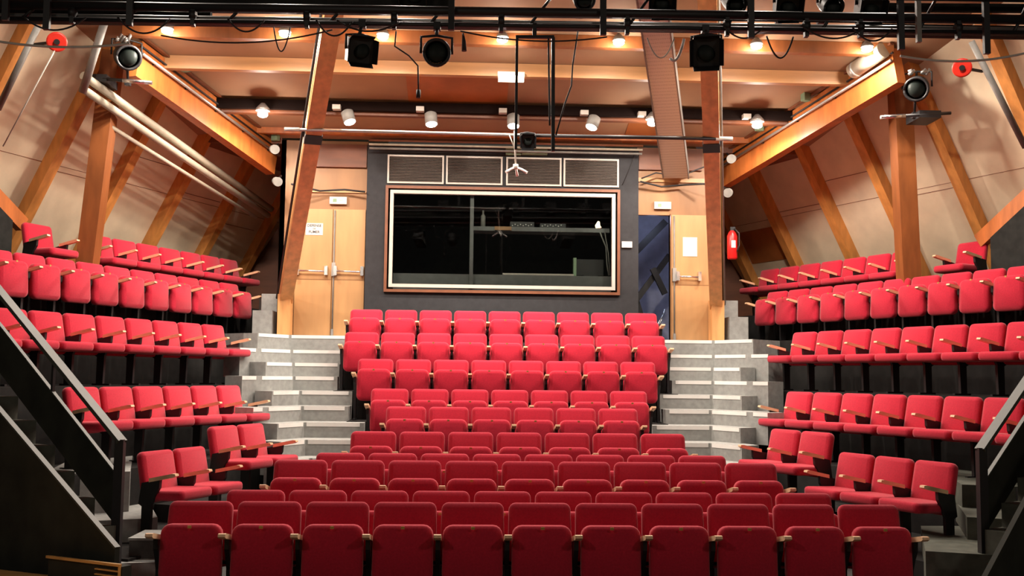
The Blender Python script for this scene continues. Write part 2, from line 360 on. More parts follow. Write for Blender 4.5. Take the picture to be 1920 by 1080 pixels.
# slanting perforated duct
a = Vector((1.55, 12.0, 6.48)); b = Vector((2.83, 16.8, 5.20))
t = thing('perforated_duct', 'grey perforated rectangular duct slanting down the ceiling to the right of the booth', 'duct', b)
obj('duct_body', MB().bar(a, b, 0.34, 0.16, (0, 0, 1), 0.40, 0.18), 'ductmesh', t)
obj('edge_strip', MB().bar(a+Vector((-0.18, 0, 0)), b+Vector((-0.21, 0, 0)), 0.02, 0.2).bar(a+Vector((0.18, 0, 0)), b+Vector((0.21, 0, 0)), 0.02, 0.2), 'greypipe', t)
# pipes along the left wall
for k, (a, b, r, mt) in enumerate((((-5.60, 13.45, 5.66), (-4.10, 18.6, 4.76), 0.055, 'beigepipe'), ((-5.62, 13.5, 5.50), (-4.14, 18.55, 4.64), 0.052, 'beigepipe'), ((-5.56, 14.25, 5.22), (-4.30, 18.3, 4.56), 0.03, 'beigepipe'))):
    o = obj('wall_pipe', MB().tube([a, b], r, 14), mt); tag(o, ['top thick', 'lower thick', 'thin lowest'][k]+' beige pipe sloping along the left wall behind the column', 'pipe', 'pipes on the left wall')
for k, (a, b, r, lab) in enumerate((((-5.79, 12.46, 5.98), (-6.32, 12.69, 5.0), 0.04, 'grey pipe slanting down the upper left corner of the left wall'),
        ((-5.20, 13.1, 6.40), (-5.62, 13.5, 5.45), 0.05, 'grey pipe rising beside the left timber column to the ceiling'),
        ((5.70, 12.5, 6.1), (6.45, 12.67, 4.8), 0.04, 'dark grey pipe slanting down the upper right corner of the right wall'))):
    tag(obj('wall_pipe', MB().tube([a, b], r, 12), 'greypipe'), lab, 'pipe')
tag(obj('wall_rope', MB().tube([(-5.68, 12.7, 5.75), (-6.35, 12.95, 4.6)], 0.008, 6), 'whitecord'), 'thin pale rope slanting down the left wall below the red disc', 'rope')
for s, c in ((-1, (-5.66, 12.70, 5.86)), (1, (5.67, 12.70, 5.82))):
    t = thing('red_reel', f'bright red round reel hung high on the {sname[s]} wall', 'reel', c)
    c = Vector(c); d = (Vector((-0.6, 0, 1.8))-c).normalized()
    obj('disc', MB().tube([c-d*0.03, c-d*0.025, c+d*0.025, c+d*0.03], [0.10, 0.12, 0.12, 0.10], 24), 'discred', t)
    obj('hub', MB().tube([c+d*0.03, c+d*0.06], 0.035, 14), 'black', t)
    obj('bracket', MB().bar(c-d*0.03, c-d*0.03+side(s, 0.6, 0)*0.6, 0.03, 0.03), 'black', t)
# sill boards and black masking at the near ends of the side walls
for s in (-1, 1):
    u = 11.25
    pts = [side(s, u, 6.0, 2.0), side(s, u, 10.35, 2.0), side(s, u, 10.35, 3.80), side(s, u, 9.2, 4.55), side(s, u, 6.0, 6.4)]
    o = obj('masking_board', MB().slab(pts, side(s, 0.06, 0)), 'blackp'); tag(o, f'black masking board closing the near end of the {sname[s]} wall', 'board')
    o = obj('sill_timber', MB().bar(side(s, u+0.09, 10.6, 3.78), side(s, u+0.09, 8.4, 5.2), 0.1, 0.2), 'timber'); tag(o, f'varnished timber sloping above the black masking board on the {sname[s]}', 'beam')

# ------------------------------------------------------------------ DOORS
def mk_door(n, leaves, z0, z1):
    d = None
    for (x0, x1, rod, bar0, bar1) in leaves:
        mb = MB().box(x0, x1, BY-0.045, BY-0.003, z0, z1)
        if d is None: d = struct(f'door_{n}', mb, 'door')
        else: struct('leaf', mb, 'door', d)
        struct('panel_line', MB().box(x0, x1, BY-0.047, BY-0.045, z0+0.92, z0+0.93), 'doorpanel', d)
        if bar0 is not None:
            zb = z0+1.06
            struct('push_bar', MB().tube([(bar0, BY-0.12, zb), (bar1, BY-0.12, zb-0.01)], 0.016), 'chrome', d)
            e = MB()
            for xx in (bar0, bar1): e.box(xx-0.025, xx+0.025, BY-0.14, BY-0.045, zb-0.07, zb+0.08)
            struct('bar_bracket', e, 'chrome', d)
        if rod is not None:
            struct('bolt_rod', MB().tube([(rod, BY-0.06, z0+0.03), (rod, BY-0.06, z1-0.02)], 0.012, 8), 'greypipe', d)
            struct('bolt_case', MB().box(rod-0.03, rod+0.03, BY-0.09, BY-0.045, z0+0.98, z0+1.2).box(rod-0.02, rod+0.02, BY-0.08, BY-0.045, z0+0.02, z0+0.12), 'silver', d)
    return d
mk_door(1, [(-3.38, -2.79, None, -3.33, -2.87), (-2.78, -2.26, -2.755, -2.72, -2.29)], 2.44, 4.52)
mk_door(2, [(2.79, 3.44, 2.83, 2.88, 3.24)], 2.44, 4.53)
j = MB().box(2.77, 2.79, BY-0.06, BY+0.1, 2.44, 4.55).box(-3.42, -3.385, BY-0.06, BY, 2.44, 4.56)
struct('trim_1', j, 'doorpanel')
# DEFENSE DE FUMER sign
def text_mesh(body, size, loc, name, matn, parent):
    cu = bpy.data.curves.new(name, 'FONT'); cu.body = body; cu.size = size; cu.align_x = 'CENTER'; cu.align_y = 'CENTER'; cu.offset = size*0.02
    tmp = bpy.data.objects.new(name, cu); C.objects.link(tmp)
    dg = bpy.context.evaluated_depsgraph_get(); dg.update()
    me = bpy.data.meshes.new_from_object(tmp.evaluated_get(dg)); bpy.data.objects.remove(tmp)
    me.materials.clear(); me.materials.append(M[matn])
    o = bpy.data.objects.new(name, me); C.objects.link(o); o.parent = parent; o.rotation_euler = (math.pi/2, 0, 0)
    o.location = Vector(loc)-wloc(parent); return o
t = thing('no_smoking_sign', 'white paper sign in French forbidding smoking on the left double door', 'sign', (-3.085, BY-0.048, 4.09))
obj('board', MB().box(-3.225, -2.945, BY-0.052, BY-0.046, 4.09, 4.285), 'paper', t)
for k, (w_, sz) in enumerate((('DEFENSE', 0.058), ('DE', 0.035), ('FUMER', 0.058))):
    text_mesh(w_, sz, (-3.085, BY-0.0535, 4.243-0.052*k), 'lettering', 'ink', t)
o = obj('paper_notice', MB().box(2.975, 3.215, BY-0.052, BY-0.046, 3.84, 4.16), 'paper'); tag(o, 'blank white paper notice taped on the right wooden door', 'paper')
o = obj('wall_box', MB().box(1.94, 2.11, y0-0.04, y0-0.001, 3.955, 4.055), 'paper'); tag(o, 'small white electrical box on dark wall right of the booth window', 'switch box')
for s, x, z in ((-1, -2.71, 4.665), (1, 2.64, 4.685)):
    t = thing('exit_light', f'small lit emergency exit light above the {sname[s]} door', 'exit light', (x, BY-0.03, z-0.055))
    H = obj('housing', MB().box(x-0.14, x+0.14, BY-0.06, BY-0.001, z-0.06, z+0.06), 'frame', t)
    H = obj('lit_face', MB().box(x-0.13, x+0.13, BY-0.066, BY-0.06, z-0.05, z+0.05), 'exitglow', t)
    pg = MB().box(x-0.085, x-0.02, BY-0.069, BY-0.066, z-0.03, z+0.03)
    obj('pictogram', pg, 'green', H)
    obj('arrow_mark', MB().box(x+0.02, x+0.08, BY-0.069, BY-0.066, z-0.005, z+0.005), 'green', H)
# corridor things: leaning dark timbers
for k, (a, b, w_) in enumerate((((2.30, 18.2, 3.05), (3.0, 18.2, 4.0), 0.10), ((2.35, 18.3, 4.0), (2.95, 18.3, 4.62), 0.12), ((2.36, 18.25, 3.3), (2.62, 18.25, 2.44), 0.14), ((2.68, 18.1, 3.75), (2.9, 18.1, 3.3), 0.1))):
    o = obj('corridor_brace', MB().bar(a, b, 0.08, w_), 'black'); tag(o, ['lower rising', 'upper rising', 'leaning lowest', 'short right'][k]+' dark timber brace seen through the open doorway', 'brace', 'braces seen through the doorway')
o = obj('chair_frame', MB().tube([(2.62, 17.6, 2.44), (2.8, 17.6, 3.0)], 0.012).tube([(2.50, 17.5, 2.44), (2.78, 17.5, 2.95)], 0.012), 'chrome'); tag(o, 'chrome folded chair frame leaning inside the open doorway', 'frame')
# fire extinguisher
x, yy, z = 3.74, 16.72, 3.78
t = thing('fire_extinguisher', 'red fire extinguisher hanging beside the right raking post', 'fire extinguisher', (x, yy, z))
obj('cylinder', MB().tube([(x, yy, z), (x, yy, z+0.02), (x, yy, z+0.38), (x, yy, z+0.44), (x, yy, z+0.47)], [0.07, 0.082, 0.082, 0.055, 0.03], 18), 'extred', t)
obj('valve', MB().box(x-0.03, x+0.05, yy-0.02, yy+0.02, z+0.47, z+0.53), 'black', t)
obj('hose', MB().tube([(x+0.03, yy-0.03, z+0.5), (x+0.10, yy-0.06, z+0.42), (x+0.10, yy-0.07, z+0.22), (x+0.06, yy-0.08, z+0.12)], 0.012, 8), 'black', t)
obj('label_plate', MB().box(x-0.035, x+0.035, yy-0.086, yy-0.08, z+0.18, z+0.30), 'paper', t)

# booth contents
o = obj('mixing_shelf', MB().box(-0.49, 1.78, 17.15, 17.55, 4.24, 4.31), 'counter'); tag(o, 'dark shelf crossing the right pane inside the booth', 'shelf')
o = obj('counter', MB().prism([(-1.8, 17.08), (-1.8, 17.6), (1.8, 17.6), (1.8, 17.08)], 3.1, 3.50), 'counter'); tag(o, 'grey counter along the bottom of the booth window', 'counter')
o = obj('paper_strip', MB().box(0.0, 1.18, 17.09, 17.25, 3.502, 3.53), 'frame'); tag(o, 'pale strip of paper lying on the booth counter', 'paper')
t = thing('monitor', 'small dark monitor on the right of the booth counter', 'monitor', (1.5, 17.3, 3.502))
obj('screen', MB().box(1.24, 1.70, 17.28, 17.32, 3.53, 3.80), 'black', t); obj('pale_side', MB().box(1.19, 1.24, 17.24, 17.36, 3.502, 3.82), 'green', t); obj('foot', MB().box(1.35, 1.6, 17.2, 17.4, 3.502, 3.53), 'black', t)
for k, (x0, x1, h, lab) in enumerate(((0.12, 0.52, 0.09, 'low black amplifier with pale trim standing left on the booth shelf'), (0.62, 1.05, 0.07, 'low black deck standing in the middle of the booth shelf'))):
    t = thing('audio_unit', lab, 'audio unit', ((x0+x1)/2, 17.3, 4.312))
    obj('case', MB().box(x0, x1, 17.18, 17.42, 4.312, 4.312+h), 'black', t)
    kn = MB()
    for q in range(8): kn.box(x0+0.03+q*0.045, x0+0.045+q*0.045, 17.17, 17.18, 4.33+(q % 2)*0.02, 4.345+(q % 2)*0.02)
    obj('controls', kn, 'silver', t)
t = thing('desk_lamp', 'small glowing desk lamp at the right end of the booth shelf', 'lamp', (1.62, 17.3, 4.312))
obj('base', MB().tube([(1.62, 17.3, 4.312), (1.62, 17.3, 4.33)], 0.05, 14), 'discred', t); obj('shade', MB().tube([(1.62, 17.3, 4.33), (1.60, 17.3, 4.38), (1.62, 17.3, 4.45)], [0.05, 0.045, 0.018], 14), 'deskglow', t)
o = obj('book', MB().box(-0.14, 0.14, 17.12, 17.148, 4.25, 4.31), 'doorpanel'); tag(o, 'orange-brown card clipped on the left edge of the booth shelf', 'card')
o = obj('small_bottle', MB().tube([(-0.33, 17.3, 4.312), (-0.33, 17.3, 4.5), (-0.33, 17.3, 4.54), (-0.33, 17.3, 4.6)], [0.04, 0.04, 0.015, 0.015], 12), 'greypipe'); tag(o, 'dim small bottle on the left end of the booth shelf', 'bottle')
o = obj('cable_bundle', MB().tube([(1.62, 17.14, 4.24), (1.72, 17.14, 4.0), (1.74, 17.14, 3.7), (1.77, 17.14, 3.52)], 0.012, 6).tube([(1.70, 17.13, 4.24), (1.76, 17.13, 3.9), (1.79, 17.13, 3.52)], 0.01, 6), 'greypipe'); tag(o, 'bundle of cables hanging at the right edge inside the booth window', 'cable')

# ------------------------------------------------------------------ TIERS
rows = [(9, 16.054, 1.984), (9, 15.402, 1.608), (8, 14.772, 1.21), (7, 13.935, 0.808), (6, 13.099, 0.601), (7, 11.527, 0.378), (8, 10.766, 0.20), (9, 9.90, 0.199), (10, 9.169, 0.0), (11, 8.369, 0.0)]
t = thing('seating_platform', 'dark stepped platform carrying the rows of the centre block', 'platform', (0, 13, 0))
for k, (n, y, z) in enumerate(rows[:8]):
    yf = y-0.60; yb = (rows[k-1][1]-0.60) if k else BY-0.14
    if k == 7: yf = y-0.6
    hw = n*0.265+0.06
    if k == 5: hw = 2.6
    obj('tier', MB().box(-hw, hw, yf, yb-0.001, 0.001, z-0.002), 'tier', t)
# side terraces
trows = {'A': (3.6, 10.71, 10.90), 'B': (3.1, 10.114, 10.22), 'C': (2.33, 9.118, 9.125), 'D': (1.485, 8.125, 8.158), 'E': (1.07, 6.943, 6.935), 'F': (0.88, 6.871, 6.907)}
tends = {('A', -1): 15.287, ('B', -1): 14.459, ('C', -1): 12.664, ('D', -1): 11.65, ('E', -1): 10.398, ('F', -1): 9.188,
         ('A', 1): 15.43, ('B', 1): 14.382, ('C', 1): 12.43, ('D', 1): 11.41, ('E', 1): 10.21, ('F', 1): 9.04}
for s in (-1, 1):
    i = 1 if s < 0 else 2
    U = {k: v[i] for k, v in trows.items()}; T_ = {k: tends[(k, s)] for k in 'ABCDEF'}
    t = thing('seating_platform', f'dark terraced platform carrying the rows of the {sname[s]} block', 'platform', side(s, 9.5, 11))
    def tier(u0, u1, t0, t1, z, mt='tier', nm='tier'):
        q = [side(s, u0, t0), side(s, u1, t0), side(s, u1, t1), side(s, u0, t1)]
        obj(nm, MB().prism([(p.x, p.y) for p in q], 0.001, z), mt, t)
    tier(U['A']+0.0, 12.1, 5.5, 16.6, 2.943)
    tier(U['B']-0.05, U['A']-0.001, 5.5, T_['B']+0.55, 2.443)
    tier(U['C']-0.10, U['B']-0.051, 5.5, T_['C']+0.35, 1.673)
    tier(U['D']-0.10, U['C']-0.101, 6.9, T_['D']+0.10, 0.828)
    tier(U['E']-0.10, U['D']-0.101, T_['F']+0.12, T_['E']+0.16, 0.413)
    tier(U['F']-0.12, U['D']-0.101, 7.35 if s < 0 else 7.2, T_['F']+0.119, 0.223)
# landing and stairs beside the centre block
Ys = [16.45, 16.03, 15.6, 15.2, 14.8, 14.35, 13.95, 13.5, 13.1]
bend = {-1: [3.35, 3.25, 3.15, 3.07, 2.91, 2.81, 2.71, 2.62, 2.50], 1: [3.36, 3.26, 3.14, 3.05, 2.93, 2.81, 2.72, 2.60, 2.49]}
wl = {-1: [0.74, 1.134, 0.60, 1.08, 0.59, 0.974, 0.54, 0.50, 0.5], 1: [0.86, 1.135, 0.58, 1.08, 0.59, 1.056, 0.54, 0.56, 0.55]}
inner = [2.44, 2.44, 2.44, 2.44, 2.18, 2.18, 1.93, 1.93, 1.93]
for s in (-1, 1):
    t = thing('aisle_stairs', f'grey steps with white painted nosings climbing between centre and {sname[s]} blocks', 'stairs', (s*2.8, 15, 0))
    for k in range(9):
        z = 2.44 if k == 0 else 2.4-0.2*k
        Y = Ys[k]; xb = s*bend[s][k]; L = wl[s][k]; D = 0.62
        ld = Vector((s*0.5, -0.866)); nb = Vector((s*0.866, 0.5))
        pi = (s*inner[k], Y); pb = (xb, Y); pl = (xb+ld.x*L, Y+ld.y*L)
        ext = max(0.0, 1.3-L)
        if k == 0:
            poly = [pi, pb, pl, (s*3.95, 15.9), (s*4.5, 16.4), (s*4.0, 16.995), (s*2.25, 16.995)]
        else:
            poly = [pi, pb, pl, (pl[0]+nb.x*0.30, pl[1]+nb.y*0.30), (xb+nb.x*0.3, Y+D), (s*inner[k], Y+D)]
        zb = max(0.002, z-0.42)
        o = obj('step', MB().prism(poly, zb, z), 'step', t)
        sm = MB(); th = 0.052
        e = 0.006
        sm.box(min(pi[0], xb)+ (0.05 if s > 0 else 0.03), max(pi[0], xb)-(0.03 if s > 0 else 0.05), Y-e, Y-0.0005, z-th, z-0.002)
        o2 = obj('nosing', sm, 'white', o)
        a = Vector((xb, Y))+ld*0.05
        def seg(l0, l1):
            if l1 <= l0: return
            p = Vector((xb, Y))+ld*l0; q = Vector((xb, Y))+ld*l1; nn = -nb*e
            obj('nosing', MB().prism([(p.x, p.y), (q.x, q.y), (q.x+nn.x, q.y+nn.y), (p.x+nn.x, p.y+nn.y)], z-th, z-0.002), 'white', o)
        if L > 0.8 and k > 0: seg(0.03, 0.68); seg(0.8, L)
        else: seg(0.03, L-0.02)
    # high blocks climbing to the upper side rows
    bb = MB()
    obj('upper_step', MB().prism([(s*3.665, 16.62), (s*3.97, 16.62), (s*3.97, 17.1), (s*3.665, 17.1)], 2.0, 2.83), 'step', t)
    obj('upper_step', MB().prism([(s*3.665, 17.1), (s*3.93, 17.1), (s*4.2, 18.3), (s*3.665, 18.3)], 2.0, 3.13), 'step', t)

# ------------------------------------------------------------------ SEATS
I4 = Matrix.Identity(4)
def mk_meshes():
    D = {}
    tilt = Matrix.Rotation(R(-12), 4, 'X')
    # back: leans backwards towards the top
    b = MB().pad(0.505, 0.497, 0.075, 0.055, 0.024, Matrix.Translation((0, -0.145, 0.365)) @ tilt, taper=0.03, puff=0.012)
    D['back'] = b
    f = MB().pad(0.465, 0.44, 0.095, 0.075, 0.026, Matrix.Translation((0, -0.345, 0.27)) @ Matrix.Rotation(R(-3), 4, 'X'), taper=0.02, puff=0.014)
    D['folded'] = f
    mt = Matrix.Translation((0, -0.055, 0.485)) @ Matrix.Rotation(R(90), 4, 'X') @ Matrix.Diagonal((1, -1, 1, 1))
    c = MB().pad(0.515, 0.475, 0.10, 0.06, 0.03, Matrix.Translation((0, -0.06, 0.49)) @ Matrix.Rotation(R(90+3), 4, 'X') @ Matrix.Translation((0, -0.10, 0)) @ Matrix.Translation((0, 0.10, 0)), puff=0.0)
    # rotating +90 about X sends z->-y, y->z : pad occupies y in [-.475,0], z in [0,.1]
    for i, v in enumerate(c.v): pass
    c2 = MB(); base = MB().pad(0.515, 0.475, 0.10, 0.06, 0.032)
    for v in base.v: c2.v.append((v[0], -0.06-v[2], 0.385+v[1]+(v[2])*0.03))
    c2.f = [f_[::-1] if False else f_ for f_ in base.f]; c2.sm = base.sm
    D['cushion'] = c2
    a = MB(); w = 0.027
    pts = [(-0.18, 0.570), (-0.18, 0.607), (-0.44, 0.660), (-0.475, 0.660), (-0.482, 0.640), (-0.45, 0.624)]
    n = len(pts)
    vs = [(-w, y, z) for y, z in pts]+[(w, y, z) for y, z in pts]
    a.add(vs, [tuple(range(n)), tuple(range(n, 2*n))[::-1]]+[(i, n+i, n+(i+1) % n, (i+1) % n) for i in range(n)])
    D['arm'] = a
    st = MB(); w = 0.017
    pts = [(-0.06, 0.36), (-0.09, 0.56), (-0.16, 0.575), (-0.30, 0.60), (-0.295, 0.52), (-0.25, 0.45), (-0.21, 0.36), (-0.20, 0.02), (-0.30, 0.02), (-0.30, 0.0), (-0.04, 0.0), (-0.04, 0.02), (-0.10, 0.02), (-0.10, 0.34)]
    n = len(pts); vs = [(-w, y, z) for y, z in pts]+[(w, y, z) for y, z in pts]
    st.add(vs, [tuple(range(n)), tuple(range(n, 2*n))[::-1]]+[(i, n+i, n+(i+1) % n, (i+1) % n) for i in range(n)])
    D['stand'] = st
    D['tag'] = MB().box(-0.014, 0.014, -0.366, -0.362, 0.685, 0.705)
    D['hinge'] = MB().tube([(-0.25, -0.16, 0.40), (0.25, -0.16, 0.40)], 0.014, 8)
    return D
MD = mk_meshes()
def tomesh(nm, mb, matn):
    me = bpy.data.meshes.new(nm); me.from_pydata(mb.v, [], mb.f); me.polygons.foreach_set('use_smooth', mb.sm); me.materials.append(M[matn]); me.update()
    return me
import bmesh
ME = {'back': tomesh('backrest', MD['back'], 'red'), 'folded': tomesh('folded_seat', MD['folded'], 'red'), 'cushion': tomesh('lowered_seat', MD['cushion'], 'red'),
      'arm': tomesh('armrest', MD['arm'], 'pine'), 'stand': tomesh('side_frame', MD['stand'], 'black'), 'tag': tomesh('number_plate', MD['tag'], 'brass'), 'hinge': tomesh('hinge_bar', MD['hinge'], 'black')}
for me in ME.values():
    bm = bmesh.new(); bm.from_mesh(me); bmesh.ops.recalc_face_normals(bm, faces=bm.faces); bm.to_mesh(me); bm.free()
def proto(folded):
    t = thing('theatre_seat', 'x', 'seat')
    def ch(nm, key, x=0):
        o = bpy.data.objects.new(nm, ME[key]); C.objects.link(o); o.parent = t; o.location = (x, 0, 0); return o
    ch('backrest', 'back'); ch('seat', 'folded' if folded else 'cushion'); ch('armrest', 'arm', -0.265); ch('side_frame', 'stand', -0.265); ch('hinge_bar', 'hinge')
    if folded: ch('number_plate', 'tag')
    return t
protos = {True: proto(True), False: proto(False)}
used = {True: False, False: False}
def place_seat(p, rz, folded, label, group, last=False):
    src = protos[folded]
    if not used[folded]: r_ = src; used[folded] = True
    else:
        r_ = src.copy(); C.objects.link(r_)
        for ch in list(src.children):
            if ch.get('extra'): continue
            c = ch.copy(); C.objects.link(c); c.parent = r_
    r_.location = p; r_.rotation_euler = (0, 0, rz); r_['label'] = label; r_['group'] = group
    if last:
        for nm, key in (('armrest', 'arm'), ('side_frame', 'stand')):
            o = bpy.data.objects.new(nm, ME[key]); C.objects.link(o); o.parent = r_; o.location = (0.265, 0, 0); o['extra'] = 1
    return r_
rown = ['back row', 'second row from back', 'third row from back', 'fourth row from back', 'fifth row from back', 'fifth row from front', 'fourth row from front', 'third row from front', 'second row from front', 'front row']
for k, (n, y, z) in enumerate(rows):
    for i in range(n):
        x = (i-(n-1)/2)*0.53
        place_seat((x, y, z), 0, True, f'red folded theatre seat, {ORD[i]} from left, {rown[k]} of centre block', f'folded seats in the {rown[k]} of the centre block', i == n-1)
snm = {'A': 'top row', 'B': 'second row from top', 'C': 'third row from top', 'D': 'fourth row from top', 'E': 'short two-seat row', 'F': 'lowest short row'}
cnt = {('A', -1): 7, ('B', -1): 12, ('C', -1): 9, ('D', -1): 6, ('E', -1): 2, ('F', -1): 2, ('A', 1): 7, ('B', 1): 12, ('C', 1): 9, ('D', 1): 8, ('E', 1): 2, ('F', 1): 3}
for s in (-1, 1):
    for k in 'ABCDEF':
        z, ul, ur = trows[k]; u0 = ul if s < 0 else ur; t0 = tends[(k, s)]; n = cnt[(k, s)]
        pos = [t0-(j+0.5)*0.53 for j in range(n)]
        if k == 'A':
            off = 8.205 if s < 0 else 8.36
            pos.append(t0-(off+0.5)*0.53)
        for j, tt in enumerate(pos):
            fold = (k == 'B')
            gap = (k == 'A' and j == 7)
            adj = 'folded' if fold else 'lowered'
            if gap: lab = f'red lowered theatre seat standing alone beyond the column, top row of {sname[s]} block'
            else: lab = f'red {adj} theatre seat, {ORD[j]} from the aisle, {snm[k]} of {sname[s]} block'
            if s < 0: last = (j == 0 or gap)
            else: last = (j == n-1 or gap)
            place_seat(side(s, u0+0.47, tt, z-0.655), R(68)*(-s), fold, lab, f'{adj} seats in the {snm[k]} of the {sname[s]} block', last)
for o in bpy.data.objects:
    if 'extra' in o: del o['extra']

# ------------------------------------------------------------------ NEAR SIDE STAIRS
for s in (-1, 1):
    foot = Vector((-3.40 if s < 0 else 3.75, 8.6, 0)); d = Vector((s*1.5, 1.0, 0)).normalized(); nrm = Vector((-s*d.y*-1, 0, 0))
    pv = Vector((s*-0.555, -0.832, 0)); pv = Vector((-s*0.555*-1, -0.832, 0)) if False else Vector((s*0.555*-1*-1, -0.832, 0))
    pv = Vector((s*0.555, -0.832, 0))
    t = thing('side_stairs', f'black-sided stairs with grey treads climbing outward at the {sname[s]} edge', 'stairs', foot)
    slope = 0.735; run = 0.272
    for k in range(9):
        z = 0.62+0.2*k; a = foot+d*(run*k-0.03); b = foot+d*(run*(k+1)+0.02)
        poly = [(a.x, a.y), (b.x, b.y), ((b+pv*0.68).x, (b+pv*0.68).y), ((a+pv*0.68).x, (a+pv*0.68).y)]
        obj('tread', MB().prism(poly, z-0.2, z), 'step_dark', t)
    # far guard panel: top edge 0.32 under the rail
    L = 2.6
    def P_(base, l, z): v = base+d*l; return Vector((v.x, v.y, z))
    bf = foot-pv*0.03
    ztop = 1.28 if s < 0 else 1.27
    g = [P_(bf, 0, 0.60 if s < 0 else 0.55), P_(bf, L, 0.60+slope*L), P_(bf, L, ztop-0.28+slope*L), P_(bf, 0, ztop-0.28)]
    tg = thing('stair_guard', f'black guard panel with flat handrail behind the {sname[s]} side stairs', 'guard rail', bf)
    obj('panel', MB().slab(g, pv*-0.03), 'black_board', tg)
    obj('panel_edge', MB().bar(P_(bf, 0, ztop-0.27), P_(bf, L, ztop-0.27+slope*L), 0.034, 0.012), 'rail', tg)
    obj('handrail', MB().bar(P_(bf, -0.02, ztop), P_(bf, L, ztop+slope*L), 0.085, 0.035), 'rail', tg)
    obj('post', MB().box(bf.x-0.035, bf.x+0.035, bf.y-0.035, bf.y+0.035, 0.0, ztop+0.02), 'black', tg)
    for l in (0.9, 1.9):
        obj('rail_support', MB().bar(P_(bf, l, ztop-0.28+slope*l), P_(bf, l, ztop+slope*l), 0.025, 0.025, d), 'black', tg)
    if s < 0:
        b2 = Vector((-3.02, 7.47, 0)); sl = 0.64
        g = [P_(b2, 0, 0.0), P_(b2, 3.0, 0.0), P_(b2, 3.0, 0.62+sl*3.0), P_(b2, 0, 0.62)]
        tg = thing('stair_side_panel', 'large black board hiding the near side of the left side stairs', 'board', b2)
        obj('board', MB().slab(g, pv*-0.04), 'black_board', tg)
        obj('edge_strip', MB().bar(P_(b2, 0, 0.625)-pv*0.02, P_(b2, 3.0, 0.625+sl*3.0)-pv*0.02, 0.045, 0.015), 'rail', tg)
    else:
        b2 = Vector((3.10, 7.42, 0)); sl = 0.85
        g = [P_(b2, 0, 0.0), P_(b2, 3.0, 0.0), P_(b2, 3.0, 0.38+sl*3.0), P_(b2, 0, 0.38)]
        tg = thing('stair_side_panel', 'large black board hiding the near side of the right side stairs', 'board', b2)
        obj('board', MB().slab(g, pv*-0.04), 'black_board', tg)
    # low corner steps between the front rows and the side block
    c = thing('corner_steps', f'low grey steps rising behind the post at the {sname[s]} front corner', 'stairs', (s*3.6, 9.5, 0))
    e = 0.0 if s < 0 else 0.0
    if s < 0:
        obj('step', MB().prism([(-3.12, 9.40), (-4.4, 9.0), (-4.4, 13.5), (-3.6, 12.4), (-3.12, 10.0)], 0.003, 0.2), 'step', c)
        obj('nosing', MB().box(-3.6, -3.13, 9.36, 9.39, 0.15, 0.2), 'white', c)
        obj('step', MB().prism([(-3.55, 10.35), (-4.6, 9.9), (-5.0, 12.4), (-4.3, 12.4)], 0.2, 0.44), 'step', c)
        obj('step', MB().prism([(-3.97, 10.8), (-4.7, 10.4), (-5.2, 12.8), (-4.6, 12.9)], 0.44, 0.84), 'step', c)
    else:
        obj('step', MB().prism([(3.28, 8.72), (4.4, 8.3), (4.9, 10.2), (3.9, 10.2)], 0.003, 0.42), 'step_dark', c)
        obj('step', MB().prism([(3.95, 9.35), (4.8, 9.0), (5.4, 11.0), (4.6, 11.0)], 0.42, 0.62), 'step_dark', c)
        obj('step', MB().prism([(4.25, 10.05), (5.2, 9.7), (5.8, 12.2), (4.9, 12.2)], 0.62, 0.84), 'step_dark', c)
        obj('nosing', MB().box(3.03, 3.24, 8.62, 8.65, 0.15, 0.2), 'white', c)
# grey case on the lowest left step
t = thing('equipment_case', 'grey metal case with a chrome handle on the lowest left corner step', 'case', (-3.33, 9.75, 0.2))
obj('case_body', MB().box(-3.55, -3.14, 9.5, 9.98, 0.2, 0.36), 'tierfloor', t)
obj('lid', MB().box(-3.56, -3.13, 9.49, 9.99, 0.36, 0.38), 'step', t)
obj('handle', MB().tube([(-3.28, 9.48, 0.24), (-3.25, 9.45, 0.30), (-3.19, 9.45, 0.33), (-3.17, 9.48, 0.25)], 0.012, 8), 'chrome', t)
# low wooden edged platform and the stage edge
t = thing('low_platform', 'low black platform with worn wooden edge at the foot of the left board', 'platform', (-3.35, 7.3, 0))
obj('body', MB().prism([(-3.53, 7.63), (-2.91, 7.295), (-2.87, 7.37), (-3.47, 7.71)], 0.0, 0.53), 'black_board', t)
obj('wood_edge', MB().bar((-3.54, 7.625, 0.54), (-2.92, 7.29, 0.54), 0.02, 0.018), 'stagewood', t)
obj('wood_batten', MB().bar((-3.12, 7.395, 0.50), (-2.93, 7.29, 0.50), 0.02, 0.008).bar((-3.12, 7.395, 0.465), (-2.93, 7.29, 0.465), 0.02, 0.008).bar((-2.925, 7.29, 0.25), (-2.925, 7.29, 0.53), 0.016, 0.016, (0, 1, 0)), 'stagewood', t)
st = MB().prism([(-5.0, 8.36), (-3.97, 7.89), (-3.46, 7.65), (-2.5, 6.85), (0, 5.9), (2.5, 6.4), (3.3, 6.9), (3.3, 3.6), (-5.0, 3.6)], 0.3, 0.4)
struct('floor_stage', st, 'stagewood')

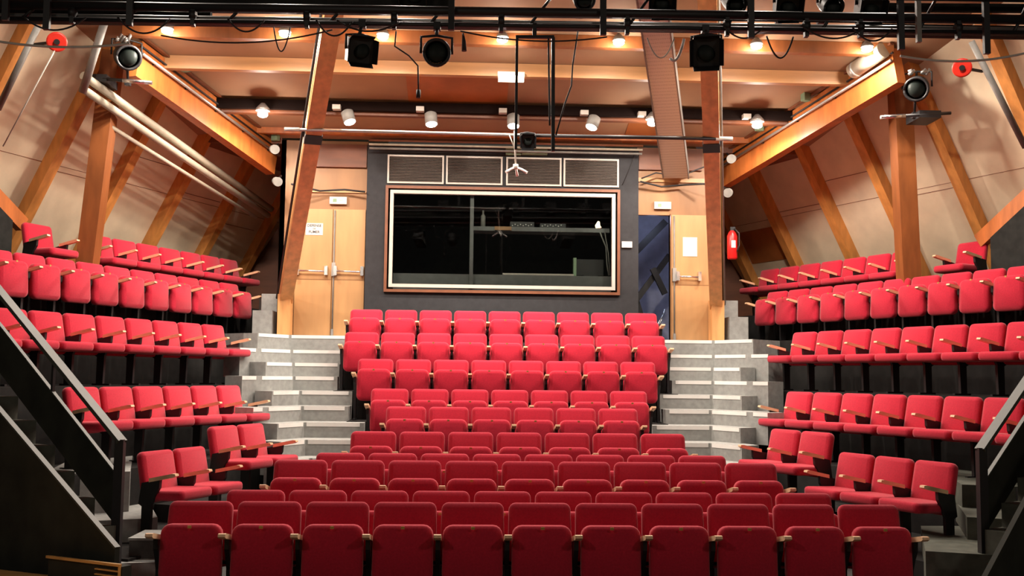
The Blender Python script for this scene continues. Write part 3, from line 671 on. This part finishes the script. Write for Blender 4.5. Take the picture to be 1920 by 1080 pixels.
# ------------------------------------------------------------------ CEILING LAMPS
def light(name, loc, W_, col, rad=0.05, kind='POINT', parent=None, **kw):
    l = bpy.data.lights.new(name, kind); l.energy = W_; l.color = col; l.shadow_soft_size = rad
    for k, v in kw.items(): setattr(l, k, v)
    o = bpy.data.objects.new(name, l); C.objects.link(o); o.location = Vector(loc)-(wloc(parent) if parent else Vector((0, 0, 0)))
    if parent: o.parent = parent
    return o
def lamp_pair(x, y, z, t):
    # reflector bulb: most light downwards, a little all round
    light('lamp_beam', (x, y-0.02, z-0.07), LAMP_W*1.25, LAMP_COL, 0.07, 'SPOT', t, spot_size=R(176), spot_blend=0.35)
    light('lamp_glow', (x, y-0.02, z-0.12), LAMP_W*0.16, LAMP_COL, 0.07, parent=t)
L1 = [-0.618+(v+0.618)*1.0594 for v in (-4.353, -2.906, -1.692, -0.194, 1.279, 3.04, 4.472)]
for i, x in enumerate(L1):
    y, z = 13.53, 6.30
    t = thing('ceiling_lamp', f'lit round ceiling lamp, {ORD[i]} from left on the front purlin', 'lamp', (x, y, z), 'lamps on the front purlin')
    obj('glowing_bulb', MB().ball((x, y, z), 0.075, 14, 8, (1, 1, 0.45)), 'bulb', t)
    obj('lamp_cap', MB().tube([(x, y, z+0.03), (x, y, z+0.06), (x, y, z+0.12)], [0.085, 0.08, 0.03], 16), 'greypipe', t)
    obj('arm', MB().bar((x, y, z+0.12), (x, 13.66, z+0.12), 0.03, 0.03), 'black', t)
    lamp_pair(x, y, z, t)
for x in (-4.6, -3.0, -1.5, 0.0, 1.5, 3.0, 4.6):      # next row of the same lamps, above the top of the view
    light('lamp_beam', (x, 11.5, 6.75), LAMP_W*1.25, LAMP_COL, 0.07, 'SPOT', spot_size=R(165), spot_blend=0.5)
L3 = [(-3.60, 0), (-2.378, 1), (-1.159, 1), (0.057, 1), (1.263, 1), (2.121, 0), (3.693, 0)]
for i, (x, kind) in enumerate(L3):
    y, z = 15.50, 5.71; x = -0.618+(x+0.618)*1.03
    if not kind:
        t = thing('ceiling_lamp', f'lit round ceiling lamp, {["leftmost", "", "", "", "", "second from right", "rightmost"][i]} on the rear dark purlin', 'lamp', (x, y, z), 'lamps on the rear purlin')
        obj('glowing_bulb', MB().ball((x, y, z), 0.08, 14, 8, (1, 1, 0.6)), 'bulb', t)
        obj('lamp_cap', MB().tube([(x, y, z+0.05), (x, y, z+0.09), (x, y, z+0.17)], [0.11, 0.10, 0.03], 16), 'silver', t)
        lamp_pair(x, y, z, t)
    else:
        t = thing('ceiling_spotlight', f'small grey cylindrical spotlight, {ORD[i-1]} of four under the rear purlin', 'spotlight', (x, y, z), 'spotlights under the rear purlin')
        sx = [0, 0.3, 0.1, 0.0, -0.35][i]
        dd = Vector((sx, -0.25, -0.95)).normalized(); c0 = Vector((x, y, z+0.06)); c1 = c0+dd*0.17
        obj('housing', MB().tube([c0-dd*0.03, c0, c1], [0.05, 0.095, 0.095], 18), 'greypipe', t)
        obj('glowing_bulb', MB().tube([c1-dd*0.005, c1+dd*0.012], 0.08, 18), 'bulb', t)
        obj('yoke', MB().bar((x, y, z+0.25), (x, y, z+0.05), 0.03, 0.1), 'silver', t)
        lo = light('lamp_light', c1+dd*0.06, LAMP_W*1.3, LAMP_COL, 0.06, 'SPOT', t, spot_size=R(110), spot_blend=0.5)
        lo.rotation_euler = dd.to_track_quat('-Z', 'Y').to_euler()
    o = obj('connection_box', MB().box(x-0.22, x-0.10, 15.46, 15.575, z+0.10, z+0.17), 'frame', t) if kind or i else None
t = thing('emergency_lamp', 'bright rectangular emergency lamp on the pale middle purlin', 'lamp', (0.0, 14.4, 6.0))
obj('housing', MB().box(-0.20, 0.18, 14.36, 14.448, 6.06, 6.12), 'frame', t); obj('lit_diffuser', MB().box(-0.19, 0.17, 14.34, 14.44, 5.99, 6.06), 'tubeglow', t)
# cool light in the corridor
light('corridor_light', (2.6, 17.7, 4.6), 14, (0.6, 0.7, 1.0), 0.15)

def cable(pts, r, mt, lab, cat='cable'): return tag(obj('cable', MB().tube(pts, r, 7), mt), lab, cat)
# ------------------------------------------------------------------ TRUSS AND STAGE LIGHTING
TY = 10.0
def tz(x, zc_): return zc_+0.013*x
t = thing('lighting_truss', 'black steel lighting truss spanning the whole top of the view', 'truss', (0, TY, 5.2))
def tub(y, z, r, mt, nm='chord', x0=-6.2, x1=6.2): return obj(nm, MB().tube([(x0, y, tz(x0, z)), (x1, y, tz(x1, z))], r, 12), mt, t)
tub(TY, 5.29, 0.024, 'black'); tub(TY+0.06, 5.345, 0.022, 'silver'); tub(TY, 5.43, 0.045, 'black'); tub(TY+0.4, 5.55, 0.035, 'black'); tub(TY-0.1, 5.62, 0.05, 'black'); tub(TY+0.4, 5.40, 0.025, 'black'); tub(TY+0.2, 5.36, 0.04, 'black')
obj('web_plate', MB().bar((-6.2, TY+0.1, tz(-6.2, 5.56)), (-0.8, TY+0.1, tz(-0.8, 5.56)), 0.08, 0.17), 'blackp', t)
obj('web_plate', MB().bar((1.3, TY+0.1, tz(1.3, 5.45)), (4.0, TY+0.1, tz(4.0, 5.45)), 0.08, 0.07), 'blackp', t)
for k in range(13):
    x = -5.9+k*0.98
    obj('web', MB().tube([(x, TY, tz(x, 5.3)), (x+0.3, TY+0.2, tz(x, 5.75))], 0.016, 8), 'black', t)
for i, (x, z0) in enumerate(((-5.05, 5.18), (-4.66, 5.10), (-3.88, 5.16), (-0.79, 5.20), (0.70, 5.19), (2.17, 5.2), (3.68, 5.12), (3.86, 5.2), (4.55, 5.10))):
    gp = i == 7
    o = obj('hanger_bar', MB().bar((x, TY-0.08, z0), (x, TY-0.08, 5.95), 0.06 if not gp else 0.045, 0.045, (0, -1, 0)), 'greypipe' if gp else 'black')
    tag(o, f'short vertical {"grey" if gp else "black"} hanger bar crossing the truss, {ORD[i]} from left', 'bar', 'vertical hanger bars on the truss')
# lanterns
def lantern(name, c, aim, r, ln, kind, label, hang):
    c = Vector(c); a = Vector(aim).normalized(); t = thing(name, label, 'stage light', c)
    q = a.to_track_quat('-Z', 'Y').to_matrix().to_4x4()
    back = c-a*ln*0.5; fr = c+a*ln*0.5
    if kind == 'round':
        B = obj('body', MB().tube([back, back+a*0.02, c-a*ln*0.1, fr-a*0.03, fr], [r*0.6, r*0.85, r*0.95, r, r], 22, caps=False).tube([back, back+a*0.004], r*0.6, 18), 'black', t)
        obj('lens', MB().ball(fr-a*0.03, r*0.72, 16, 8, (1, 0.5, 1)), 'lens', B)
        rg = MB(); N = 22; sd = a.cross(Vector((0, 0, 1))).normalized(); uu = sd.cross(a)
        rg.tube([fr+sd*math.cos(2*math.pi*k/N)*r*0.9+uu*math.sin(2*math.pi*k/N)*r*0.9 for k in range(N+1)], r*0.12, 8)
        obj('rim', rg, 'black', B)
    else:
        mtx = Matrix.Translation(c) @ q
        B = obj('body', MB().box(-r, r, -r, r, -ln*0.5, ln*0.5, mtx), 'black', t)
        obj('lens', MB().ball(fr, r*0.7, 16, 8, (1, 0.45, 1)), 'lens', B)
        for sx in (-1, 1):
            obj('barn_door', MB().slab([mtx @ Vector((sx*r, -r, -ln*0.5)), mtx @ Vector((sx*r, r, -ln*0.5)), mtx @ Vector((sx*r*1.25, r*0.95, -ln*0.5-r*1.1)), mtx @ Vector((sx*r*1.25, -r*0.95, -ln*0.5-r*1.1))], (0.006*sx, 0, 0)), 'black', B)
            obj('barn_door', MB().slab([mtx @ Vector((-r, sx*r, -ln*0.5)), mtx @ Vector((r, sx*r, -ln*0.5)), mtx @ Vector((r*0.95, sx*r*1.25, -ln*0.5-r*1.0)), mtx @ Vector((-r*0.95, sx*r*1.25, -ln*0.5-r*1.0))], (0, 0, 0.006*sx)), 'black', B)
    h = Vector(hang); sd = a.cross(Vector((0, 0, 1))).normalized()
    top = Vector((c.x, c.y, c.z+r*1.35))
    obj('yoke', MB().tube([c-sd*r*1.12, c-sd*r*1.12+Vector((0, 0, r*1.2)), top, c+sd*r*1.12+Vector((0, 0, r*1.2)), c+sd*r*1.12], 0.014, 8), 'black', t)
    obj('clamp', MB().tube([top, h], 0.018, 8).box(h.x-0.035, h.x+0.035, h.y-0.035, h.y+0.035, h.z-0.05, h.z+0.03), 'black', t)
    return t
lantern('stage_lantern', (-1.68, 9.95, 4.99), (0.25, -0.9, -0.35), 0.115, 0.26, 'box', 'black square stage lantern with barn doors hanging left of the ceiling centre', (-1.66, TY, 5.27))
lantern('stage_lantern', (-0.93, 9.95, 4.97), (0.05, -0.97, -0.2), 0.135, 0.26, 'round', 'black round stage lantern hanging just left of the projection frame', (-0.93, TY, 5.27))
lantern('stage_lantern', (1.73, 9.95, 5.06), (-0.2, -0.9, -0.35), 0.13, 0.28, 'box', 'black square stage lantern hanging in front of the right raking post', (1.73, TY, 5.31))
tl = lantern('stage_lantern', (-5.16, 13.75, 6.02), (0.45, -0.85, -0.35), 0.17, 0.36, 'round', 'black round stage lantern on the bar at the left timber column', (-5.16, 13.85, 5.70))
tr = lantern('stage_lantern', (5.55, 13.75, 5.85), (-0.45, -0.85, -0.35), 0.17, 0.36, 'round', 'black round stage lantern on the bar at the right timber column', (5.55, 13.85, 5.50))
for tt_, cx, cy, czz in ((tl, -5.16, 13.75, 6.02), (tr, 5.55, 13.75, 5.85)):
    ch = MB()
    for k in range(7):
        a_ = random.uniform(-0.16, 0.16); ch.tube([(cx+a_, cy-0.05, czz+0.16+random.random()*0.06), (cx+a_+0.05, cy-0.08, czz+0.2+random.random()*0.08)], 0.022, 7)
    obj('chrome_fitting', ch, 'silver', tt_)
lab_ = ['first', 'second', 'third', 'fourth', 'fifth', 'sixth', 'seventh', 'eighth']
for i, x in enumerate((-2.95, -1.15, 0.52, 1.32, 2.05, 2.60, 3.04, 3.45)):
    lantern('truss_lantern', (x, TY+0.15, 5.66), (0.1*(-1)**i, -0.8, -0.6), 0.11, 0.26, 'box' if i % 2 else 'round', f'black stage lantern cut by the top of the picture, {lab_[i]} from left along truss', (x, TY+0.4, 5.58))
for s, p0, p1 in ((-1, (-5.78, 13.72, 5.72), (-4.82, 13.72, 5.66)), (1, (5.02, 13.72, 5.42), (6.0, 13.72, 5.50))):
    t = thing('cross_bar', f'steel cross bar clamped to the {sname[s]} timber column', 'bar', p0)
    a, b = Vector(p0), Vector(p1)
    obj('bar', MB().tube([a.lerp(b, 0.35), b] if s < 0 else [a.lerp(b, 0.35), b], 0.022), 'black', t)
    obj('bright_end', MB().tube([a.lerp(b, 0.62), b+(b-a)*0.02] if s < 0 else [a, a.lerp(b, 0.35)], 0.026), 'chrome', t)
    q = a.lerp(b, 0.25 if s < 0 else 0.7); obj('clamp', MB().box(q.x-0.15, q.x+0.15, q.y-0.02, q.y+0.42, q.z-0.05, q.z+0.05), 'black', t)
for k, (x, zt) in enumerate(((-4.45, 5.30), (-3.3, 5.31), (-2.2, 5.32), (-1.35, 5.33), (-0.3, 5.33), (0.95, 5.34), (1.95, 5.35), (2.75, 5.36), (3.3, 5.37), (4.3, 5.38))):
    o = obj('pipe_clamp', MB().tube([(x-0.03, TY, zt), (x+0.03, TY, zt)], 0.05, 12).box(x-0.02, x+0.02, TY-0.03, TY+0.03, zt-0.11, zt+0.1), 'black')
    tag(o, f'black pipe clamp gripping the truss, {ORD[k]} of ten from the left', 'clamp', 'pipe clamps along the truss')
for k, (x0, x1, dr) in enumerate(((-4.9, -4.3, 0.10), (-4.0, -3.5, 0.12), (-2.95, -2.6, 0.09), (-2.1, -1.75, 0.12), (-1.9, -1.3, 0.07), (2.7, 3.3, 0.08), (1.9, 2.3, 0.09), (3.2, 3.6, 0.1))):
    cable(sag((x0, TY-0.06, 5.30+0.013*x0), (x1, TY-0.06, 5.29+0.013*x1), dr+0.03), 0.009, 'cord', f'short black cable swag tied to the truss, {ORD[k]} of the eight from left')
# rectangular hanging frame
t = thing('suspension_rig', 'black rectangular steel rig hanging from the truss before the ceiling', 'frame', (0.03, TY, 5.28))
fr = MB().bar((-0.155, TY, 5.175), (0.225, TY, 5.185), 0.03, 0.03).bar((-0.142, TY, 5.18), (-0.142, TY, 4.05), 0.026, 0.026, (0, 1, 0)).bar((0.215, TY, 5.18), (0.223, TY, 4.04), 0.034, 0.034, (0, 1, 0))
obj('frame_tube', fr, 'black', t); obj('drop_tube', MB().bar((0.03, TY, 5.18), (0.03, TY, 5.32), 0.04, 0.04, (0, 1, 0)), 'black', t)
obj('frame_cable', MB().tube(sag((0.17, TY+0.02, 5.17), (0.19, TY+0.02, 4.3), 0.0), 0.01, 6), 'cord', t)
# bar in front of the raking posts with its small lamp
t = thing('lighting_bar', 'long thin steel bar fixed across both raking posts above the booth', 'bar', (0, 13.75, 5.08))
obj('bar', MB().tube([(-3.02, 13.75, 5.08), (0.3, 13.75, 5.07)], 0.022), 'silver', t); obj('bar', MB().tube([(0.3, 13.75, 5.07), (2.9, 13.75, 5.08)], 0.026), 'black', t); obj('bright_end', MB().tube([(2.75, 13.75, 5.08), (2.98, 13.75, 5.08)], 0.03), 'frame', t)
obj('bright_end', MB().tube([(-3.05, 13.75, 5.08), (-2.85, 13.75, 5.08)], 0.026), 'frame', t)
lantern('small_spotlight', (0.19, 13.7, 4.98), (0, -0.95, -0.3), 0.085, 0.18, 'box', 'small black spotlight on the steel bar above the booth', (0.19, 13.75, 5.08))
o = obj('green_box', MB().box(0.28, 0.70, y0-0.12, y0-0.001, 5.46, 5.58).box(0.02, 0.27, y0-0.10, y0-0.001, 5.45, 5.56), 'green'); tag(o, 'pale green rectangular box high above the booth vents', 'box')
t = thing('hanging_bracket', 'white rod with three splayed feet hanging before the booth vents', 'bracket', (0.03, 13.7, 4.58))
obj('rod', MB().tube([(0.015, 13.72, 5.12), (0.02, 13.72, 4.95), (0.035, 13.7, 4.66)], 0.012, 8), 'frame', t)
obj('rod_head', MB().tube([(0.035, 13.7, 4.66), (0.035, 13.7, 4.60)], 0.035, 12), 'frame', t)
for dx, dy in ((-0.13, -0.05), (0.15, -0.05), (0.03, 0.15)):
    obj('foot', MB().tube([(0.035, 13.7, 4.62), (0.035+dx*0.5, 13.7+dy*0.5, 4.59), (0.035+dx, 13.7+dy, 4.54)], [0.018, 0.015, 0.02], 8), 'white', t)
obj('stay', MB().tube([(-0.06, 13.72, 5.08), (0.01, 13.72, 4.9)], 0.008, 6), 'frame', t)
# small silver floodlights at the rear ends of the hip beams
for s, c, k in ((-1, (-3.72, 16.6, 5.42), 0), (-1, (-3.66, 16.6, 4.90), 1), (1, (3.72, 16.6, 5.42), 0), (1, (3.66, 16.6, 4.86), 1)):
    c = Vector(c); t = thing('small_floodlight', f'small silver floodlight, {["upper", "lower"][k]} of two at the {sname[s]} raking post', 'floodlight', c, 'small floodlights at the raking posts')
    obj('housing', MB().tube([c+Vector((-s*0.05, -0.12, -0.03)), c, c+Vector((s*0.03, 0.08, 0.03))], [0.075, 0.07, 0.03], 14), 'greypipe', t)
    obj('arm', MB().tube([c, c+Vector((-s*0.05, 0.15, 0.12))], 0.015, 8), 'black', t)
# white tubular housing on the right hip beam
a = side(1, 9.78, 10.75, 6.33); b = side(1, 9.78, 11.35, 6.19)
t = thing('tube_housing', 'fat white tubular housing at the near end of the right hip beam', 'housing', a)
obj('body', MB().tube([a, b], 0.11, 18), 'beigepipe', t); obj('strap', MB().tube([a.lerp(b, 0.85), a.lerp(b, 0.92)], 0.115, 18), 'silver', t)
# ------------------------------------------------------------------ CABLES
cable(sag((-5.9, TY-0.2, 5.14), (-3.86, TY-0.1, 4.98), 0.13), 0.012, 'whitecord', 'pale cable sagging below the left end of the truss')
cable(sag((3.66, TY-0.1, 5.05), (5.3, TY-0.2, 5.22), 0.12), 0.012, 'whitecord', 'pale cable sagging below the right end of the truss')
cable(sag((-3.6, TY, 5.1), (-1.95, TY, 5.2), 0.10), 0.008, 'cord', 'thin black cable drooping along the left part of the truss')
cable(sag((-2.52, TY, 5.21), (-2.36, TY, 5.21), 0.24), 0.007, 'cord', 'narrow black cable loop hanging in front of the lamp left of the raking post')
cable(sag((-0.7, TY, 5.22), (0.75, TY, 5.2), 0.07), 0.008, 'cord', 'black cable swagged across the middle of the truss')
cable(sag((2.35, TY, 5.25), (2.62, TY, 5.25), 0.22), 0.009, 'cord', 'wide black cable loop hanging right of the right raking post')
cable(sag((1.15, TY, 5.2), (1.42, TY, 5.2), 0.20), 0.007, 'whitecord', 'pale cable loop hanging in front of the perforated duct')
cable(sag((1.38, TY, 5.0), (1.52, TY, 5.2), 0.10), 0.014, 'white', 'short thick white cable loop beside the square lantern on the right')
cable([(0.46, TY, 5.25), (0.41, TY, 4.9), (0.40, TY, 4.7), (0.33, TY, 4.5), (0.25, TY, 4.2)], 0.008, 'cord', 'thin black cable falling beside the hanging frame')
cable([(-1.33, TY, 5.2), (-1.34, TY, 5.05), (-1.2, TY, 4.96), (-1.11, TY, 4.86), (-1.1, TY, 4.6)], 0.008, 'cord', 'black lead dangling with a plug left of the round lantern')
tag(obj('plug', MB().tube([(-1.1, TY, 4.62), (-1.1, TY, 4.54)], 0.022, 10), 'cord'), 'small black plug at the end of the dangling lead', 'plug')
tag(obj('plug', MB().tube([(-0.675, TY, 5.2), (-0.665, TY, 5.12), (-0.66, TY, 5.02)], [0.008, 0.02, 0.026], 10), 'cord'), 'black connector hanging just right of the round lantern', 'plug')
cable([(-3.42, 16.6, 4.86), (-3.0, 16.85, 4.80), (-2.6, 16.85, 4.83), (-2.26, 16.8, 4.79)], 0.016, 'cord', 'thick black cable running above the left double door')
cable([(2.24, 16.8, 5.05), (2.6, 16.85, 4.98), (3.0, 16.85, 5.02), (3.35, 16.6, 5.0)], 0.016, 'cord', 'thick black cable running above the open doorway')
cable([(3.32, 16.6, 5.3), (2.9, 16.8, 5.15), (2.5, 16.8, 5.2), (2.26, 16.8, 5.1)], 0.012, 'cord', 'black cable tangled behind the lower end of the duct')
cable([(1.95, y0-0.02, 5.0), (2.1, y0-0.02, 5.35), (2.18, y0-0.02, 5.6)], 0.006, 'cord', 'thin cable running up the dark wall right of the vents')
# gantry crossing the upper right corner
g = thing('side_gantry', 'black steel gantry crossing the upper right corner behind the truss', 'gantry', (4.6, 10.4, 5.3))
obj('beam', MB().bar((3.4, 10.3, 5.44), (6.2, 10.3, 5.47), 0.08, 0.12), 'blackp', g)
obj('handrail', MB().bar((3.4, 10.35, 5.70), (6.2, 10.3, 5.74), 0.06, 0.08), 'blackp', g)
g = thing('side_gantry', 'black steel gantry crossing the upper left corner behind the truss', 'gantry', (-4.6, 10.4, 5.3))
obj('beam', MB().bar((-6.2, 10.3, 5.42), (-3.2, 10.3, 5.46), 0.08, 0.14), 'blackp', g)
